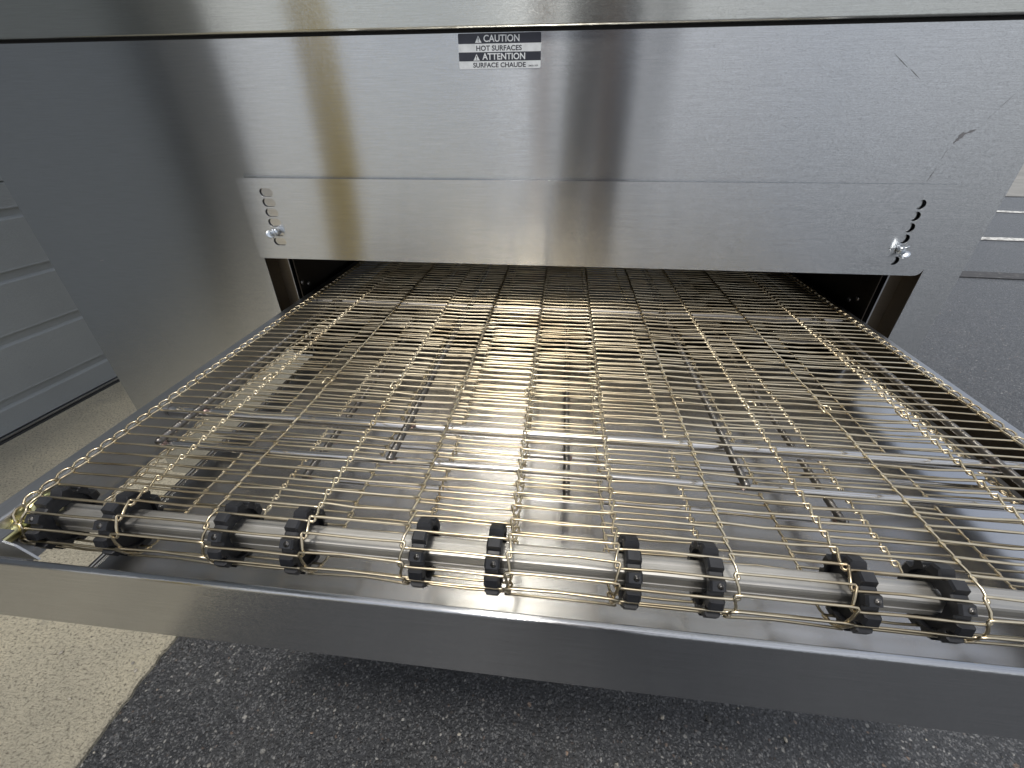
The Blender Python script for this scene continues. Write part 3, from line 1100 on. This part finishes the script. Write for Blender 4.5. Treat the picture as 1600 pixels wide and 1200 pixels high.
# splice row: small U clips over the columns
for k in range(1, 11):
    x = COLX[k] + (0.004 if k in (7, 8) else -0.0005 if k % 2 else -0.002)
    y0 = 0.1372
    v_, f_ = tube([(x - 0.0040, y0 - 0.0060, z(0.0014)), (x - 0.0046, y0 + 0.0040, z(0.0017)), (x - 0.0036, y0 + 0.0062, z(0.0018)), (x + 0.0036, y0 + 0.0066, z(0.0018)),
                   (x + 0.0046, y0 + 0.0046, z(0.0017)), (x + 0.0040, y0 - 0.0012, z(0.0014))], WR, 6)
    place('splice_clip', mesh('splice_clip', v_, f_, True), 'belt_wire_metal', belt)

# ------------------------------------------------------------------ bollard beside the door (mirrored in the front sheet)
bx0, by0, br0, bh = -0.62, -1.02, 0.078, 1.30
bol = empty('bollard', (bx0, by0, 0), 'yellow domed pipe bollard guarding the garage door jamb', 'bollard')
n = 28
prof = [(br0, 0.0), (br0, bh - 0.05), (br0 * 0.96, bh - 0.025), (br0 * 0.82, bh), (br0 * 0.5, bh + 0.018), (0.002, bh + 0.024)]
V, F = [], []
for rr, zz in prof:
    V += [(bx0 + rr * math.cos(2 * math.pi * k / n), by0 + rr * math.sin(2 * math.pi * k / n), zz) for k in range(n)]
for i in range(len(prof) - 1):
    F += [(i * n + k, i * n + (k + 1) % n, (i + 1) * n + (k + 1) % n, (i + 1) * n + k) for k in range(n)]
F += [tuple(range(n)), tuple(range((len(prof) - 1) * n, len(prof) * n))]
place('sleeve', mesh('sleeve', V, F, True), 'bollard_yellow', bol)
prof = [(br0 + 0.035, -0.004), (br0 + 0.035, 0.012), (br0 + 0.028, 0.018), (br0 + 0.001, 0.02)]
V, F = [], []
for rr, zz in prof:
    V += [(bx0 + rr * math.cos(2 * math.pi * k / n), by0 + rr * math.sin(2 * math.pi * k / n), zz) for k in range(n)]
for i in range(len(prof) - 1):
    F += [(i * n + k, i * n + (k + 1) % n, (i + 1) * n + (k + 1) % n, (i + 1) * n + k) for k in range(n)]
place('base_collar', mesh('base_collar', V, F, True), 'block_wall_paint', bol)

# ------------------------------------------------------------------ the person whose dark reflection stands in the front sheet
def skin_body():
    me = bpy.data.meshes.new('body')
    V, E, Rd = [], [], []

    def chain(start, pts):
        prev = start
        for (x, y, zz, r) in pts:
            V.append((x, y, zz))
            Rd.append(r)
            if prev is not None:
                E.append((prev, len(V) - 1))
            prev = len(V) - 1
        return prev
    px, py = 0.51, -1.10
    pel = chain(None, [(px, py, 0.95, 0.135)])
    sp = chain(pel, [(px, py + 0.06, 1.10, 0.125), (px, py + 0.13, 1.25, 0.140), (px, py + 0.18, 1.37, 0.120)])
    chain(sp, [(px, py + 0.21, 1.44, 0.058), (px, py + 0.235, 1.49, 0.056), (px, py + 0.255, 1.56, 0.082), (px, py + 0.262, 1.63, 0.092), (px, py + 0.258, 1.70, 0.070)])
    for sg in (-1, 1):
        hx = px + sg * 0.068
        chain(pel, [(hx, py, 0.88, 0.098), (hx + sg * 0.008, py + 0.012, 0.70, 0.082), (hx + sg * 0.01, py + 0.015, 0.50, 0.060), (hx + sg * 0.012, py - 0.01, 0.32, 0.058),
                    (hx + sg * 0.015, py - 0.02, 0.09, 0.040), (hx + sg * 0.018, py + 0.01, 0.045, 0.042), (hx + sg * 0.03, py + 0.12, 0.032, 0.034), (hx + sg * 0.034, py + 0.19, 0.028, 0.022)])
        wx, wy, wz = 0.41 + sg * 0.112, -0.645, 0.86
        w_ = chain(sp, [(px + sg * 0.165, py + 0.19, 1.355, 0.072), (px + sg * 0.215, py + 0.25, 1.20, 0.052), (px + sg * 0.215, py + 0.31, 1.06, 0.043),
                        (px + (0.41 - px) * 0.6 + sg * 0.165, py + 0.385, 0.96, 0.038), (wx, wy, wz, 0.028)])
        pm = chain(w_, [(wx - sg * 0.012, wy + 0.030, wz - 0.035, 0.030), (wx - sg * 0.022, wy + 0.048, wz - 0.062, 0.026)])
        for f, (dy, dz, ln) in enumerate(((-0.014, 0.026, 0.9), (-0.010, 0.009, 1.0), (-0.008, -0.009, 0.95), (-0.010, -0.026, 0.75))):
            bx, by, bz = wx - sg * 0.024, wy + 0.056 + dy * 0.3, wz - 0.066 + dz
            chain(pm, [(bx, by, bz, 0.0100), (bx - sg * 0.020 * ln, by + 0.002, bz - 0.006, 0.0090), (bx - sg * 0.036 * ln, by - 0.008, bz - 0.010, 0.0082)])
        chain(w_, [(wx - sg * 0.030, wy + 0.012, wz - 0.012, 0.013), (wx - sg * 0.052, wy + 0.018, wz - 0.030, 0.0105), (wx - sg * 0.064, wy + 0.028, wz - 0.046, 0.009)])
    me.from_pydata(V, E, [])
    ob = bpy.data.objects.new('body', me)
    col.objects.link(ob)
    sk = ob.modifiers.new('skin', 'SKIN')
    sk.use_smooth_shade = True
    for i, dta in enumerate(me.skin_vertices[0].data if me.skin_vertices else []):
        dta.radius = (Rd[i], Rd[i] * (0.8 if i < 4 else 1.0))
        dta.use_root = (i == 0)
    if not me.skin_vertices:
        b = bmesh.new()
        b.from_mesh(me)
        ly_ = b.verts.layers.skin.verify()
        for i, vv in enumerate(b.verts):
            vv[ly_].radius = (Rd[i], Rd[i] * (0.8 if i < 4 else 1.0))
            vv[ly_].use_root = (i == 0)
        b.to_mesh(me)
        b.free()
    sb = ob.modifiers.new('sub', 'SUBSURF')
    sb.levels = sb.render_levels = 1
    dg = bpy.context.evaluated_depsgraph_get()
    dg.update()
    out = bpy.data.meshes.new_from_object(ob.evaluated_get(dg))
    bpy.data.objects.remove(ob)
    return out


per = empty('person', (0.51, -1.10, 0), 'person in dark clothes standing before the oven, phone held low in both hands', 'person')
bm_ = skin_body()
bm_.materials.clear()
for nm in ('grey_cloth', 'dark_cloth', 'skin', 'shoe_leather'):
    bm_.materials.append(MATS[nm])
for pgn in bm_.polygons:
    c = pgn.center
    hand = c.z < 0.90 and c.y > -0.70 and c.z > 0.6
    pgn.material_index = 2 if (c.z > 1.45 or hand) else 3 if c.z < 0.075 else 1 if (c.z < 0.98 and c.y < -0.8) else 0
    pgn.use_smooth = True
place('body', bm_, None, per)
# hair cap, nose, eyes, ears and mouth
b = bmesh.new()
bmesh.ops.create_uvsphere(b, u_segments=20, v_segments=12, radius=1)
hc = Vector((0.51, -0.848, 1.655))
for q in b.verts:
    c = q.co
    q.co = hc + Vector((c.x * 0.092, c.y * 0.100 - 0.012, c.z * 0.095 + 0.015)) * (1 + 0.03 * noise.noise(c * 5))
bmesh.ops.delete(b, geom=[f for f in b.faces if f.calc_center_median().z < hc.z - 0.02 + (0.055 if f.calc_center_median().y > hc.y + 0.03 else 0)], context='FACES')
me = bpy.data.meshes.new('hair')
b.to_mesh(me)
b.free()
place('hair', me, 'hair', per)
ph = place('phone', box((0.335, -0.578, 0.760), (0.485, -0.570, 0.835), 0.004, 3), 'phone_glass', None)
ph.rotation_euler = (0, 0, 0)
tag(ph, 'dark glass phone held up level in two hands before the oven', 'phone')
